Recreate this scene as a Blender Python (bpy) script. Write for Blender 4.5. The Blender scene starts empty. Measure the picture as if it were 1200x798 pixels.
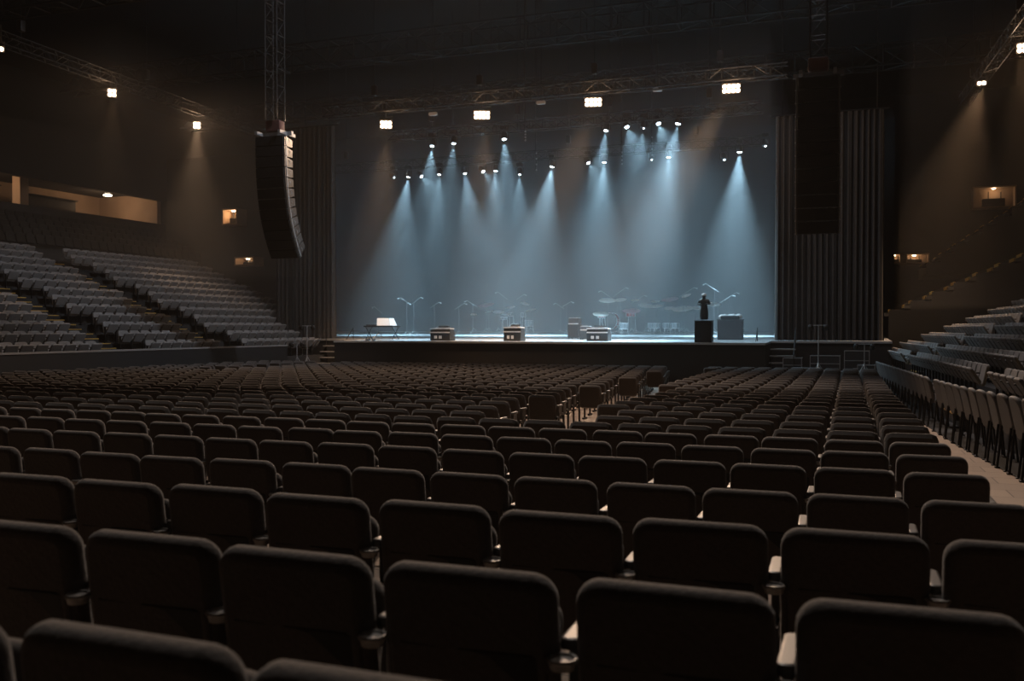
import bpy, math, random
import numpy as np
from mathutils import Vector, Matrix, Euler
random.seed(7)
R = math.radians
sc = bpy.context.scene
COL = sc.collection

# ------------------------------------------------------------------ camera, world, exposure
CAMZ = 1.42
YAW = R(20.04)
cam_d = bpy.data.cameras.new('camera'); cam = bpy.data.objects.new('camera', cam_d); COL.objects.link(cam)
cam.location = (0, 0, CAMZ)
cam.rotation_euler = Euler((R(90 - 0.79), 0, YAW), 'XYZ')
cam_d.sensor_width = 36; cam_d.lens = 32.5; cam_d.clip_start = 0.05; cam_d.clip_end = 300
cam_d.dof.use_dof = True; cam_d.dof.focus_distance = 16; cam_d.dof.aperture_fstop = 3.2
sc.camera = cam
sc.view_settings.view_transform = 'Standard'; sc.view_settings.look = 'None'
sc.view_settings.gamma = 1; sc.view_settings.use_curve_mapping = False
sc.view_settings.exposure = 0.45
w = bpy.data.worlds.new('world'); sc.world = w; w.use_nodes = True
w.node_tree.nodes['Background'].inputs[0].default_value = (0.5, 0.55, 0.7, 1)
w.node_tree.nodes['Background'].inputs[1].default_value = 0.0
cy = sc.cycles
cy.max_bounces = 4; cy.diffuse_bounces = 2; cy.glossy_bounces = 2; cy.transmission_bounces = 2
cy.volume_bounces = 1; cy.transparent_max_bounces = 6
cy.use_light_tree = True; cy.sample_clamp_direct = 12; cy.sample_clamp_indirect = 3
cy.use_denoising = True
cy.use_adaptive_sampling = True; cy.adaptive_threshold = 0.01

# light levels, all in one place
P_COOL = 10500.0       # stage spot, per unit of strength
P_SHAFT = 3600.0      # warm lamp, downward shaft
P_FLOOD = 2200.0
P_HALO = 14.0          # light spilling all round a warm lamp's cells       # warm lamp, light thrown over the audience
P_HOUSE = 700.0       # warm house lamps over the stands
P_FILL = 1250.0        # added fill downlights, unseen above the seats
HAZE_HOUSE = 0.0003
HAZE_STAGE = 0.0125
C_COOL = (0.48, 0.80, 1.0)
C_WARM = (1.0, 0.62, 0.36)

# ------------------------------------------------------------------ small helpers
def UV(px, v):
    """horizontal place of a picture column at depth v"""
    x = px - 600
    return (.94 * x - 370.4) / (1018 + .342 * x) * v
def ZP(px, py, v):
    return CAMZ + (384 - py) / (1018 + .342 * (px - 600)) * v
def PX(u, v):
    a = u / v
    return 600 + (1018 * a + 370.4) / (.94 - .342 * a)

def basis(z):
    z = z.normalized()
    t = Vector((0, 0, 1)) if abs(z.z) < .95 else Vector((1, 0, 0))
    x = t.cross(z).normalized(); return x, z.cross(x), z

class MB:
    def __init__(s): s.v = []; s.f = []
    def add(s, vs, fs, M=None):
        o = len(s.v)
        if M is not None: vs = [M @ Vector(p) for p in vs]
        s.v += [tuple(p) for p in vs]; s.f += [tuple(i + o for i in f) for f in fs]; return s
    def box(s, c, d, M=None):
        x, y, z = c; a, b, h = d[0]/2, d[1]/2, d[2]/2
        vs = [(x+i*a, y+j*b, z+k*h) for k in (-1, 1) for j in (-1, 1) for i in (-1, 1)]
        return s.add(vs, [(0,2,3,1),(4,5,7,6),(0,1,5,4),(2,6,7,3),(0,4,6,2),(1,3,7,5)], M)
    def rslab(s, c, d, r, e=.01, seg=4, bow=0, M=None, ends=2):
        """slab with rounded outline in XZ, thickness along Y, rounded rims"""
        W, T, H = d[0]/2, d[1]/2, d[2]/2
        def outline(ins):
            rr = max(r - ins, .001); pts = []
            for qx, qz, a0 in ((1,1,0),(-1,1,90),(-1,-1,180),(1,-1,270)):
                for k in range(seg + 1):
                    a = R(a0 + 90*k/seg)
                    pts.append((qx*(W-ins-rr) + rr*math.cos(a), qz*(H-ins-rr) + rr*math.sin(a)))
            return pts
        loops = []
        for k in range(ends + 1):
            a = math.pi/2*k/ends; loops.append((-T + e - e*math.sin(math.pi/2 - a), e - e*math.cos(math.pi/2-a)))
        loops2 = [( -y, i) for y, i in reversed(loops)]
        L = loops + loops2
        vs = []; fs = []
        for y, ins in L:
            for px, pz in outline(ins):
                vs.append((c[0]+px, c[1]+y + bow*((px/W)**2), c[2]+pz))
        n = 4*(seg+1)
        for a in range(len(L)-1):
            for k in range(n):
                k2 = (k+1) % n; fs.append((a*n+k, a*n+k2, (a+1)*n+k2, (a+1)*n+k))
        fs.append(tuple(reversed(range(n)))[::-1]); fs.append(tuple((len(L)-1)*n+k for k in range(n))[::-1])
        return s.add(vs, fs, M)
    def tube(s, pts, r, n=6, M=None):
        pts = [Vector(p) for p in pts]; m = len(pts)
        rs = r if isinstance(r, (list, tuple)) else [r]*m
        vs = []; fs = []
        for i, p in enumerate(pts):
            d = (pts[min(i+1, m-1)] - pts[max(i-1, 0)])
            x, y, z = basis(d)
            for k in range(n):
                a = 2*math.pi*k/n; vs.append(p + (x*math.cos(a) + y*math.sin(a))*rs[i])
        for i in range(m-1):
            for k in range(n):
                k2 = (k+1) % n; fs.append((i*n+k, i*n+k2, (i+1)*n+k2, (i+1)*n+k))
        fs.append(tuple(range(n))[::-1]); fs.append(tuple((m-1)*n+k for k in range(n)))
        return s.add(vs, fs, M)
    def lathe(s, prof, n=16, M=None):
        """profile of (r, z)"""
        vs = []; fs = []; m = len(prof)
        for r, z in prof:
            for k in range(n):
                a = 2*math.pi*k/n; vs.append((r*math.cos(a), r*math.sin(a), z))
        for i in range(m-1):
            for k in range(n):
                k2 = (k+1) % n; fs.append((i*n+k, i*n+k2, (i+1)*n+k2, (i+1)*n+k))
        if prof[0][0] > 0: fs.append(tuple(range(n))[::-1])
        if prof[-1][0] > 0: fs.append(tuple((m-1)*n+k for k in range(n)))
        return s.add(vs, fs, M)
    def torus(s, c, Rr, r, n=18, k=6, M=None, a0=0, a1=360):
        vs = []; fs = []; full = (a1 - a0) >= 360
        steps = n if full else n + 1
        for i in range(steps):
            a = R(a0 + (a1-a0)*i/n)
            for j in range(k):
                b = 2*math.pi*j/k
                vs.append((c[0]+(Rr+r*math.cos(b))*math.cos(a), c[1]+(Rr+r*math.cos(b))*math.sin(a), c[2]+r*math.sin(b)))
        for i in range(n):
            i2 = (i+1) % steps
            for j in range(k):
                j2 = (j+1) % k; fs.append((i*k+j, i2*k+j, i2*k+j2, i*k+j2))
        return s.add(vs, fs, M)
    def sph(s, c, r, n=10, m=6, sc_=(1,1,1), M=None):
        prof = [(max(r*math.sin(math.pi*i/m), 1e-4), -r*math.cos(math.pi*i/m)) for i in range(m+1)]
        Mt = Matrix.Translation(c) @ Matrix.Diagonal((*sc_, 1))
        return s.lathe(prof, n, Mt if M is None else M @ Mt)
    def mesh(s, name, mat, smooth=True):
        me = bpy.data.meshes.new(name); me.from_pydata(s.v, [], s.f); me.validate(clean_customdata=False)
        me.materials.append(mat)
        if smooth:
            me.polygons.foreach_set('use_smooth', [True]*len(me.polygons)); me.set_sharp_from_angle(angle=R(38))
        return me
    def build(s, name, mat, parent=None, loc=None, smooth=True):
        o = bpy.data.objects.new(name, s.mesh(name, mat, smooth)); COL.objects.link(o)
        if parent is not None: o.parent = parent
        if loc is not None: o.location = loc
        return o

def tag(o, label=None, cat=None, group=None, kind=None):
    if label: o['label'] = label
    if cat: o['category'] = cat
    if group: o['group'] = group
    if kind: o['kind'] = kind
    return o
def thing(name, label, cat, loc=(0,0,0), rz=0, group=None, rx=0):
    o = bpy.data.objects.new(name, None); COL.objects.link(o); o.empty_display_size = .1
    o.location = loc; o.rotation_euler = (rx, 0, rz); return tag(o, label, cat, group)
def copy_tree(o, parent=None):
    c = o.copy(); COL.objects.link(c); c.parent = parent
    for ch in list(o.children): copy_tree(ch, c)
    return c

# ------------------------------------------------------------------ materials
def mat(name, col, rough=.6, metal=0, noise=0, scale=8, bump=0, spec=.5, sheen=0):
    m = bpy.data.materials.new(name); m.use_nodes = True; nt = m.node_tree; b = nt.nodes['Principled BSDF']
    b.inputs['Base Color'].default_value = (*col, 1); b.inputs['Roughness'].default_value = rough
    b.inputs['Metallic'].default_value = metal; b.inputs['Specular IOR Level'].default_value = spec
    if sheen: b.inputs['Sheen Weight'].default_value = sheen; b.inputs['Sheen Roughness'].default_value = .5
    if noise or bump:
        tc = nt.nodes.new('ShaderNodeTexCoord'); n = nt.nodes.new('ShaderNodeTexNoise'); n.inputs['Scale'].default_value = scale
        n.inputs['Detail'].default_value = 4
        nt.links.new(tc.outputs['Object'], n.inputs['Vector'])
        if noise:
            mx = nt.nodes.new('ShaderNodeMix'); mx.data_type = 'RGBA'
            mx.inputs[6].default_value = (*[c*(1-noise) for c in col], 1); mx.inputs[7].default_value = (*[min(c*(1+noise), 1) for c in col], 1)
            nt.links.new(n.outputs['Fac'], mx.inputs[0]); nt.links.new(mx.outputs[2], b.inputs['Base Color'])
        if bump:
            bp = nt.nodes.new('ShaderNodeBump'); bp.inputs['Strength'].default_value = bump; bp.inputs['Distance'].default_value = .01
            nt.links.new(n.outputs['Fac'], bp.inputs['Height']); nt.links.new(bp.outputs['Normal'], b.inputs['Normal'])
    return m
def glow(name, col, e):
    m = bpy.data.materials.new(name); m.use_nodes = True; nt = m.node_tree; b = nt.nodes['Principled BSDF']
    b.inputs['Base Color'].default_value = (.1,.1,.1,1)
    b.inputs['Emission Color'].default_value = (*col, 1); b.inputs['Emission Strength'].default_value = e
    m.cycles.emission_sampling = 'NONE'
    return m
def volume(name, col, dens, g):
    m = bpy.data.materials.new(name); m.use_nodes = True; nt = m.node_tree
    nt.nodes.remove(nt.nodes['Principled BSDF']); v = nt.nodes.new('ShaderNodeVolumeScatter')
    v.inputs['Color'].default_value = (*col, 1); v.inputs['Density'].default_value = dens; v.inputs['Anisotropy'].default_value = g
    nt.links.new(v.outputs[0], nt.nodes['Material Output'].inputs['Volume']); return m

M_FAB = mat('seat_fabric', (.075,.066,.062), .9, noise=.25, scale=60, bump=.35, spec=.25, sheen=.25)
M_PLA = mat('arm_plastic', (.075,.072,.07), .38, noise=.1, scale=20)
M_RING = mat('cup_ring', (.30,.29,.28), .3, metal=.3)
M_POLE = mat('stand_pole', (.14,.145,.15), .45, metal=.3)
M_DARK = mat('dark_metal', (.03,.03,.032), .45, metal=.6)
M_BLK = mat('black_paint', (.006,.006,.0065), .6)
M_SEAT = mat('stand_fabric', (.24,.235,.235), .85, noise=.2, scale=40, spec=.25)
M_SEATB = mat('stand_back', (.10,.10,.105), .6, noise=.15, scale=20)
M_CONC = mat('terrace_concrete', (.035,.034,.034), .9, noise=.3, scale=3)
M_NOSE = mat('step_nosing', (.75,.48,.12), .7)
M_STEEL = mat('steel', (.45,.46,.48), .4, metal=.5)
M_CHROME = mat('chrome', (.85,.87,.9), .35, metal=.45)
M_BRASS = mat('cymbal_bronze', (.85,.82,.75), .38, metal=.35)
M_RED = mat('red_lacquer', (.45,.03,.03), .25)
M_SHELL = mat('drum_shell', (.25,.28,.31), .3)
M_SKIN = mat('drum_head', (.75,.76,.78), .5)
M_WEDGE = mat('wedge_paint', (.028,.031,.035), .5, noise=.2, scale=10)
M_GRILLE = mat('grille', (.02,.02,.022), .55, noise=.4, scale=120)
M_ARR = mat('array_cabinet', (.05,.048,.046), .5)
M_WHITE = mat('white_panel', (.7,.72,.75), .5)
M_CASE = mat('case_laminate', (.05,.05,.055), .45, noise=.2, scale=12)
M_CURT = mat('drape_velour', (.045,.043,.043), .95, noise=.2, scale=4, sheen=.1)
M_BACK = mat('backdrop_cloth', (.035,.04,.045), 1.0, noise=.1, scale=2, spec=.0)
M_WALL = mat('dark_wall', (.018,.017,.016), .9, noise=.2, scale=.6)
M_CEIL = mat('roof_black', (.010,.010,.010), .95)
M_CONW = mat('concourse_wall', (.34,.25,.18), .85, noise=.2, scale=1.2)
M_ORNG = mat('amber_panel', (.7,.35,.12), .7)
M_TREAD = mat('step_tread', (.28,.27,.26), .6)
M_STATUE = mat('statue_bronze', (.06,.065,.07), .4, metal=.3)
M_FACIA = mat('stage_facia', (.018,.018,.020), .8, noise=.15, scale=2)

def floor_mat():
    m = mat('hall_floor', (.10,.085,.07), .55, noise=.3, scale=1.2); nt = m.node_tree; b = nt.nodes['Principled BSDF']
    tc = nt.nodes.new('ShaderNodeTexCoord'); br = nt.nodes.new('ShaderNodeTexBrick')
    br.inputs['Scale'].default_value = 1; br.inputs['Brick Width'].default_value = 1.2; br.inputs['Row Height'].default_value = .6
    br.inputs['Mortar Size'].default_value = .008
    br.inputs['Color1'].default_value = (.36,.27,.20,1); br.inputs['Color2'].default_value = (.30,.225,.17,1); br.inputs['Mortar'].default_value = (.12,.09,.07,1)
    nt.links.new(tc.outputs['Object'], br.inputs['Vector']); nt.links.new(br.outputs['Color'], b.inputs['Base Color'])
    return m
M_FLOOR = floor_mat()
M_CARP = mat('stand_carpet', (.035,.037,.042), .95, noise=.3, scale=30)
M_DECK = mat('stage_deck', (.42,.44,.46), .32, noise=.15, scale=1.0)

# ------------------------------------------------------------------ levels of the hall
TV = [-6, 1.35, 2.33, 3.5, 5.15, 6.5, 7.7, 8.9, 10, 11.1, 12.2, 13.3, 14.35, 15.42, 16.5, 18.6, 22, 32.6, 80]
TH = [.46, .57, .65, .73, .88, .93, .97, 1.015, 1.05, 1.08, 1.105, 1.13, 1.155, 1.18, 1.21, 1.255, 1.29, 1.35, 1.35]
def floor_z(v): return .56 - float(np.interp(v, TV, TH))
def stage_z(v): return .837 + .0137*(v - 36.5)
SF = 36.5
def wall_u(v): return -24 + .03*(v-20)

mb = MB()                                               # raked hall floor
for i in range(len(TV)-1):
    a, b = TV[i], TV[i+1]
    o = len(mb.v)
    mb.v += [(-27, a, floor_z(a)), (24, a, floor_z(a)), (24, b, floor_z(b)), (-27, b, floor_z(b))]
    mb.f.append((o, o+1, o+2, o+3))
tag(mb.build('floor', M_FLOOR, smooth=False), kind='structure')
def structure(name, m, mt, smooth=False): return tag(m.build(name, mt, smooth=smooth), kind='structure')

CEILZ = 19
structure('ceiling', MB().box((-12, 34, CEILZ+.15), (84, 86, .3)), M_CEIL)
structure('wall_back', MB().box((-12, 76.2, 8), (84, .4, 22)), M_WALL)
structure('wall_left', MB().box((-53.2, 34, 8), (.4, 86, 22)), M_WALL)
structure('wall_right', MB().box((29.2, 34, 8), (.4, 86, 22)), M_WALL)
structure('wall_rear', MB().box((-12, -8.2, 8), (84, .4, 22)), M_WALL)

# ------------------------------------------------------------------ stage
mb = MB()
def deck(u0, u1, v0, v1, m=mb, t=.08):
    z0, z1 = stage_z(v0), stage_z(v1)
    m.add([(u0,v0,z0-t),(u1,v0,z0-t),(u1,v1,z1-t),(u0,v1,z1-t),(u0,v0,z0),(u1,v0,z0),(u1,v1,z1),(u0,v1,z1)],
          [(0,3,2,1),(4,5,6,7),(0,1,5,4),(1,2,6,5),(2,3,7,6),(3,0,4,7)])
deck(-21.9, -3.0, SF, 39.4)
z0_, z1_ = stage_z(39.4), stage_z(60.5)
mb.add([(-26,39.4,z0_-.08),(1.6,39.4,z0_-.08),(1.6,60.5,z1_-.08),(-36.5,60.5,z1_-.08),(-26,39.4,z0_),(1.6,39.4,z0_),(1.6,60.5,z1_),(-36.5,60.5,z1_)],
       [(0,3,2,1),(4,5,6,7),(0,1,5,4),(1,2,6,5),(2,3,7,6),(3,0,4,7)])
structure('floor_stage', mb, M_DECK)
mb = MB()
def facia(u0, u1, v): mb.box(((u0+u1)/2, v+.03, (stage_z(v)-.08-.79)/2), (u1-u0, .06, stage_z(v)-.08+.79))
facia(-21.86, -3.04, SF+.03); facia(-26, -21.9, 39.45); facia(-3.0, 1.6, 39.45)
for uu in (-21.86, -3.04): mb.box((uu, 37.95, .02), (.06, 2.8, 1.6))
structure('wall_stage_front', mb, M_FACIA)
m = MB(); q = [(-26.05,39.5),(-25.9,39.5),(-36.4,60.5),(-36.6,60.5)]
m.add([(x,y,-.8) for x,y in q]+[(x,y,9.0) for x,y in q], [(0,3,2,1),(4,5,6,7),(0,1,5,4),(1,2,6,5),(2,3,7,6),(3,0,4,7)])
structure('wall_stage_left', m, M_BACK)
m = MB(); m.box((.6,52.5,3.8), (.12,16,9.2)); structure('wall_stage_right', m, M_BACK)
structure('wall_stage_backdrop', MB().box((-17.5, 59.6, 7.5), (40, .12, 12.9)), M_BACK)

def drape(name, label, u0, u1, v, z0, z1, n, amp, seed):
    rnd = random.Random(seed); m = MB(); L = u1-u0; K = n*10
    ph = [rnd.uniform(0, 6.28) for _ in range(4)]
    rows = 6; vs = []; fs = []
    for back in (0, 1):
        for j in range(rows+1):
            t = j/rows
            for i in range(K+1):
                s = i/K
                x = u0 + L*s
                f = math.sin(2*math.pi*n*s + ph[0] + .8*math.sin(2*math.pi*s*2.3+ph[1])) + .35*math.sin(2*math.pi*n*2.3*s+ph[2])
                vs.append((x + .03*t*math.sin(9*s+ph[3]), v + amp*f*(1-.35*t) + back*.02, z0+(z1-z0)*t))
    B = (rows+1)*(K+1)
    for j in range(rows):
        for i in range(K):
            a = j*(K+1)+i
            fs.append((a, a+1, a+K+2, a+K+1)); fs.append((B+a, B+a+K+1, B+a+K+2, B+a+1))
    for i in range(K):
        fs.append((i, B+i, B+i+1, i+1)); a = rows*(K+1)+i; fs.append((a, a+1, B+a+1, B+a))
    for j in range(rows):
        a = j*(K+1); fs.append((a, a+K+1, B+a+K+1, B+a)); a += K; fs.append((a, B+a, B+a+K+1, a+K+1))
    m.add(vs, fs)
    t = thing(name, label, 'curtain')
    m.build('curtain_cloth', M_CURT, t)
    MB().tube([(u0-.15, v, z1+.03), (u1+.15, v, z1+.03)], .04).build('curtain_rail', M_DARK, t)
    mb = MB()
    for x in (u0+.3, (u0+u1)/2, u1-.3): mb.tube([(x, v, z1+.05), (x, v, CEILZ)], .012, 5)
    mb.build('suspension_cable', M_BLK, t)
    return t
drape('stage_curtain', 'tall grey pleated curtain at the left side of the stage', UV(322, 39.6), UV(391, 39.6), 39.7, stage_z(39.7)+.02, ZP(360, 150, 39.6), 13, .14, 1)
drape('stage_curtain', 'tall grey pleated curtain right of the stage, behind the black speaker column', UV(906, 39.6), UV(1035, 39.6), 39.7, stage_z(39.7)+.02, ZP(1030, 128, 39.6), 17, .14, 4)

# ------------------------------------------------------------------ trusses
def truss_mb(p0, p1, wd=.45, cell=.6, r=.026):
    p0 = Vector(p0); p1 = Vector(p1); d = p1-p0; L = d.length; x, y, z = basis(d)
    m = MB(); cs = [(-1,-1),(1,-1),(1,1),(-1,1)]; h = wd/2
    P = lambda c, t: p0 + z*t + x*c[0]*h + y*c[1]*h
    for c in cs: m.tube([P(c, 0), P(c, L)], r, 5)
    n = max(1, round(L/cell))
    for i in range(n):
        a, b = L*i/n, L*(i+1)/n
        for k in range(4):
            c, c2 = cs[k], cs[(k+1) % 4]
            m.tube([P(c, a), P(c2, b)] if i % 2 else [P(c2, a), P(c, b)], r*.5, 4)
            if i: m.tube([P(c, a), P(c2, a)], r*.5, 4)
    return m
def truss(label, p0, p1, group=None, hang=True, **k):
    t = thing('lighting_truss', label, 'truss', group=group)
    truss_mb(p0, p1, **k).build('truss_frame', M_BLK, t)
    if hang:
        n = 4
        for i in range(n):
            q = Vector(p0).lerp(Vector(p1), (i+.5)/n)
            MB().rslab((q.x, q.y, q.z+.75), (.22,.22,.42), .04, .02, 3).build('chain_hoist', M_DARK, t)
            MB().tube([(q.x, q.y, q.z+.2), (q.x, q.y, q.z+.55)], .012, 5).tube([(q.x, q.y, q.z+.95), (q.x, q.y, CEILZ)], .012, 5).build('chain', M_BLK, t)
    return t
ZT1 = CAMZ+9.05; ZT2 = CAMZ+8.75; ZT3 = CAMZ+8.75
truss('black box truss in front of the stage carrying four warm flood lamps', (-22, 36, ZT1+.55), (-2.2, 36, ZT1+.55))
truss('black box truss above the stage holding the upper row of blue-white spotlights', (-21, 40.3, ZT2+.55), (-3.5, 40.3, ZT2+.55))
truss('black box truss deep over the stage holding the lower row of blue-white spotlights', (-31, 47.5, ZT3+.55), (-4, 47.5, ZT3+.55))
truss('long dark truss over the left stand with warm lamps', (-28.8, 16, CAMZ+10.6), (-30.2, 44, CAMZ+10.6))
truss('dark truss over the right stand with warm lamps', (5.9, 30, CAMZ+10.6), (5.0, 48, CAMZ+10.6))
for i, v in enumerate((26, 32.6, 45, 56)):
    truss(['nearest dark roof truss high above the seats', 'second nearest dark roof truss high above the seats',
           'dark roof truss high above the stage front', 'dark roof truss farthest back above the stage'][i],
          (-46, v, 16.6), (24, v, 16.6), hang=False, wd=1.2, cell=1.6, r=.06)

# ------------------------------------------------------------------ lamps
def spot(parent, loc, target, energy, col, size, blend, radius=.08):
    l = bpy.data.lights.new('spot_light', 'SPOT'); l.energy = energy; l.color = col; l.spot_size = R(size); l.spot_blend = blend; l.shadow_soft_size = radius
    o = bpy.data.objects.new('spot_light', l); COL.objects.link(o); o.parent = parent
    o.location = loc
    d = (Vector(target) - (parent.location + Vector(loc)))
    o.rotation_euler = d.to_track_quat('-Z', 'Y').to_euler(); return o

M_LENS = glow('spot_lens', (.72,.88,1.0), 14)
M_LENS2 = glow('spot_lens_soft', (.72,.86,1.0), 5)
M_WLENS = glow('warm_lens', (1.0,.72,.48), 22)

def aim(d): return Vector(d).to_track_quat('-Z', 'Y').to_matrix().to_4x4()
def stage_spot(px, py, v, tx, strength, lensr, label, size=44, dim=False):
    u = UV(px, v); z = ZP(px, py, v)
    t = thing('stage_spotlight', label, 'stage light', (u, v, z), group='blue-white spotlights over the stage')
    if tx is None: d = Vector((-u*.05, -.32, -1)).normalized(); tgt = None     # tipped a little to the audience
    else:
        tv = v+(.5 if v > 44 else -1.6); tgt = Vector((UV(tx, tv), tv, stage_z(tv))); d = (tgt - Vector((u, v, z))).normalized()
    A = aim(d)
    m = MB(); m.lathe([(.02,.34),(.11,.32),(.15,.2),(.16,.02),(.17,-.02),(.15,-.03)], 14, A); m.build('lamp_head', M_DARK, t)
    # lens bulges a little out of the front ring
    MB().lathe([(lensr, -.03), (lensr*.9, -.05), (lensr*.5, -.075), (.002, -.085)], 14, A).build('lens', M_LENS2 if dim else M_LENS, t)
    top = .55 + (ZT2 - z if v < 44 else ZT3 - z) - .2
    MB().tube([(-.2,0,-.02),(-.21,0,.3),(-.12,0,.42),(.12,0,.42),(.21,0,.3),(.2,0,-.02)], .018, 5).build('yoke', M_DARK, t)
    MB().box((0,0,.5), (.3,.26,.16)).tube([(0,0,.5),(0,0,max(top,.6))], .025, 6).build('base', M_BLK, t)
    if tx is None:
        if not dim: spot(t, d*.12, Vector((u, v, z)) + d*5, P_COOL*(.08 if v > 44 else .16), C_COOL, 75, 1, .05)
    elif strength:
        spot(t, d*.12, tgt, P_COOL*strength, C_COOL, size, 1.0, .05)
    return t
LOW = [ (461,208,None,0,.05,1), (478,207,452,1.0,.11,0), (493,207,None,.0,.09,0), (514,204,508,.35,.09,0), (544,203,572,.75,.09,0),
        (565,201,None,0,.09,0), (580,200,572,.5,.10,0), (608,204,606,.35,.06,0), (646,195,612,1.25,.11,0), (688,191,None,0,.09,0),
        (707,190,690,.8,.10,0), (762,187,None,0,.05,1), (782,184,775,.35,.10,0), (847,187,None,0,.06,1), (865,178,852,1.7,.12,0), (895,171,None,0,.06,1)]
UPP = [ (506,171,484,.5,.09,0), (531,168,512,.25,.09,0), (590,163,606,.5,.10,0), (709,153,672,.6,.10,0), (733,149,None,0,.10,0),
        (753,150,722,.25,.04,1), (770,145,None,0,.10,0), (793,145,738,1.2,.11,0)]
ORD = ['first','second','third','fourth','fifth','sixth','seventh','eighth','ninth','tenth','eleventh','twelfth','thirteenth','fourteenth','fifteenth',
       'sixteenth','seventeenth','eighteenth','nineteenth','twentieth','twenty-first','twenty-second','twenty-third','twenty-fourth','twenty-fifth',
       'twenty-sixth','twenty-seventh','twenty-eighth','twenty-ninth','thirtieth','thirty-first','thirty-second','thirty-third','thirty-fourth','thirty-fifth',
       'thirty-sixth','thirty-seventh','thirty-eighth','thirty-ninth','fortieth'] + ['%dth' % i for i in range(41, 90)]
def beamword(tx, s): return 'glowing without a clear beam' if tx is None or not s else ('throwing a strong pale beam' if s >= .8 else 'throwing a faint beam')
for i, (px, py, tx, s, lr, dim) in enumerate(LOW):
    stage_spot(px, py, 47.5, tx, s, lr, 'stage spotlight %s, %s from the left in the lower row' % (beamword(tx, s), ORD[i]), dim=dim)
for i, (px, py, tx, s, lr, dim) in enumerate(UPP):
    stage_spot(px, py, 40.3, tx, s, lr, 'stage spotlight %s, %s from the left in the upper row' % (beamword(tx, s), ORD[i]), size=38, dim=dim)

def flood(px, py, v, tx, ty, label, cols, rows, shaft, aud, topz, pitch=.165, tv=None, ssize=38):
    u = UV(px, v); z = ZP(px, py, v)
    t = thing('flood_lamp', label, 'flood light', (u, v, z), group='warm flood lamps')
    W, H = cols*pitch+.06, rows*pitch+.06
    d = Vector((-u, -v, CAMZ-z)).normalized(); d = (d + Vector((0,0,-.15))).normalized()
    A = aim(d)
    m = MB(); m.rslab((0,0,0), (W,.16,H), .03, .015, 3, M=A @ Matrix.Rotation(R(90), 4, 'X') @ Matrix.Translation((0,-.08,0)))
    m.build('housing', M_BLK, t)
    for i in range(cols):
        for j in range(rows):
            MB().lathe([(pitch*.44, -.16), (pitch*.4, -.175), (pitch*.2, -.19), (.002, -.195)], 12, A @ Matrix.Translation(((i-(cols-1)/2)*pitch, (j-(rows-1)/2)*pitch, -.01))).build('lamp_cell', M_WLENS, t)
    MB().tube([(-W/2-.03,0,0),(-W/2-.03,0,H/2+.1),(W/2+.03,0,H/2+.1),(W/2+.03,0,0)], .015, 5).tube([(0,0,H/2+.1),(0,0,max(topz-z+.35,.5))], .02, 5).build('bracket', M_DARK, t)
    tv = tv or v+1.5
    if shaft: spot(t, d*.28+Vector((0,0,-.12)), (UV(tx, tv), tv, ZP(tx, ty, tv)), P_SHAFT*shaft, C_WARM, ssize, 1.0, .15)
    if aud:
        spot(t, d*.3, (u*.75, 15, 0), P_FLOOD*aud, (1.0,.68,.45), 62, 1.0, .15)
    l = bpy.data.lights.new('lamp_light', 'POINT'); l.energy = P_HALO*cols*rows; l.color = C_WARM; l.shadow_soft_size = .25
    o = bpy.data.objects.new('lamp_light', l); COL.objects.link(o); o.parent = t; o.location = d*.45
    return t
flood(452,146,36, 440,300, 'warm flood lamp on the front truss, leftmost of its four', 3, 2, .9, 1, ZT1+.4)
flood(564,135,36, 566,290, 'warm flood lamp on the front truss, second of four from the left', 4, 2, .9, 1, ZT1+.4)
flood(694,120,36, 630,290, 'warm flood lamp on the front truss, third of four from the left', 4, 2, 1.2, 1, ZT1+.4)
flood(855,104,36, 735,290, 'warm flood lamp on the front truss, rightmost and highest of its four', 4, 2, 1.9, 1, ZT1+.4)
vl = lambda py, px: 10/((384-py)/(1018+.342*(px-600)))
flood(231,147,vl(147,231), 226,330, 'warm house lamp over the left stand, nearest to the hanging speaker column', 2, 2, .3, 0, CAMZ+10.5, tv=vl(147,231), ssize=50)
flood(132,109,vl(109,132), 130,330, 'warm house lamp over the left stand, between two others', 2, 2, .12, 0, CAMZ+10.5, tv=vl(109,132))
flood(3,58,vl(58,3), 20,330, 'warm house lamp at the far left edge of the picture', 1, 1, .2, 0, CAMZ+10.5, tv=vl(58,3))
flood(1147,98,vl(98,1147), 1088,310, 'warm house lamp over the right stand with a wide hazy shaft below', 2, 1, 1.1, 0, CAMZ+10.5, tv=vl(98,1147), ssize=52)
flood(1194,57,vl(57,1194), 1200,300, 'bright warm house lamp at the far right edge of the picture', 2, 2, .5, 0, CAMZ+10.5, tv=vl(57,1194))

# fill downlights added above the frame to brighten seats, not known fixtures
def downlight(u, v, e, col, label, size=110, to=None):
    t = thing('fill_downlight', label, 'ceiling light', (u, v, CEILZ-1.2))
    MB().lathe([(.05,1.2),(.05,.5),(.2,.45),(.28,0),(.26,0),(.18,.4)], 14).build('shade', M_BLK, t)
    MB().sph((0,0,.2), .12).build('bulb', M_WLENS, t)
    spot(t, (0,0,-.05), to or (u, v, 0), e, col, size, .7, .25)
downlight(-5, 15, P_FILL*2.3, (1.0,.88,.79), 'added unseen fill downlight above the near seats', size=74, to=(-4.5, 4, 0))
downlight(-12, 32, P_FILL*5.5, (1.0,.70,.50), 'added unseen fill downlight above the middle of the hall', size=84, to=(-12, 17, 0))
downlight(0, 29, P_FILL*3.0, (1.0,.82,.70), 'added unseen fill downlight above the right aisle', size=64, to=(1, 14.5, 0))
downlight(-9, 27, P_FILL*3.2, (.85,.9,1.0), 'added unseen fill downlight turned to the left stand', size=62, to=(-28, 29, 2))
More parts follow.
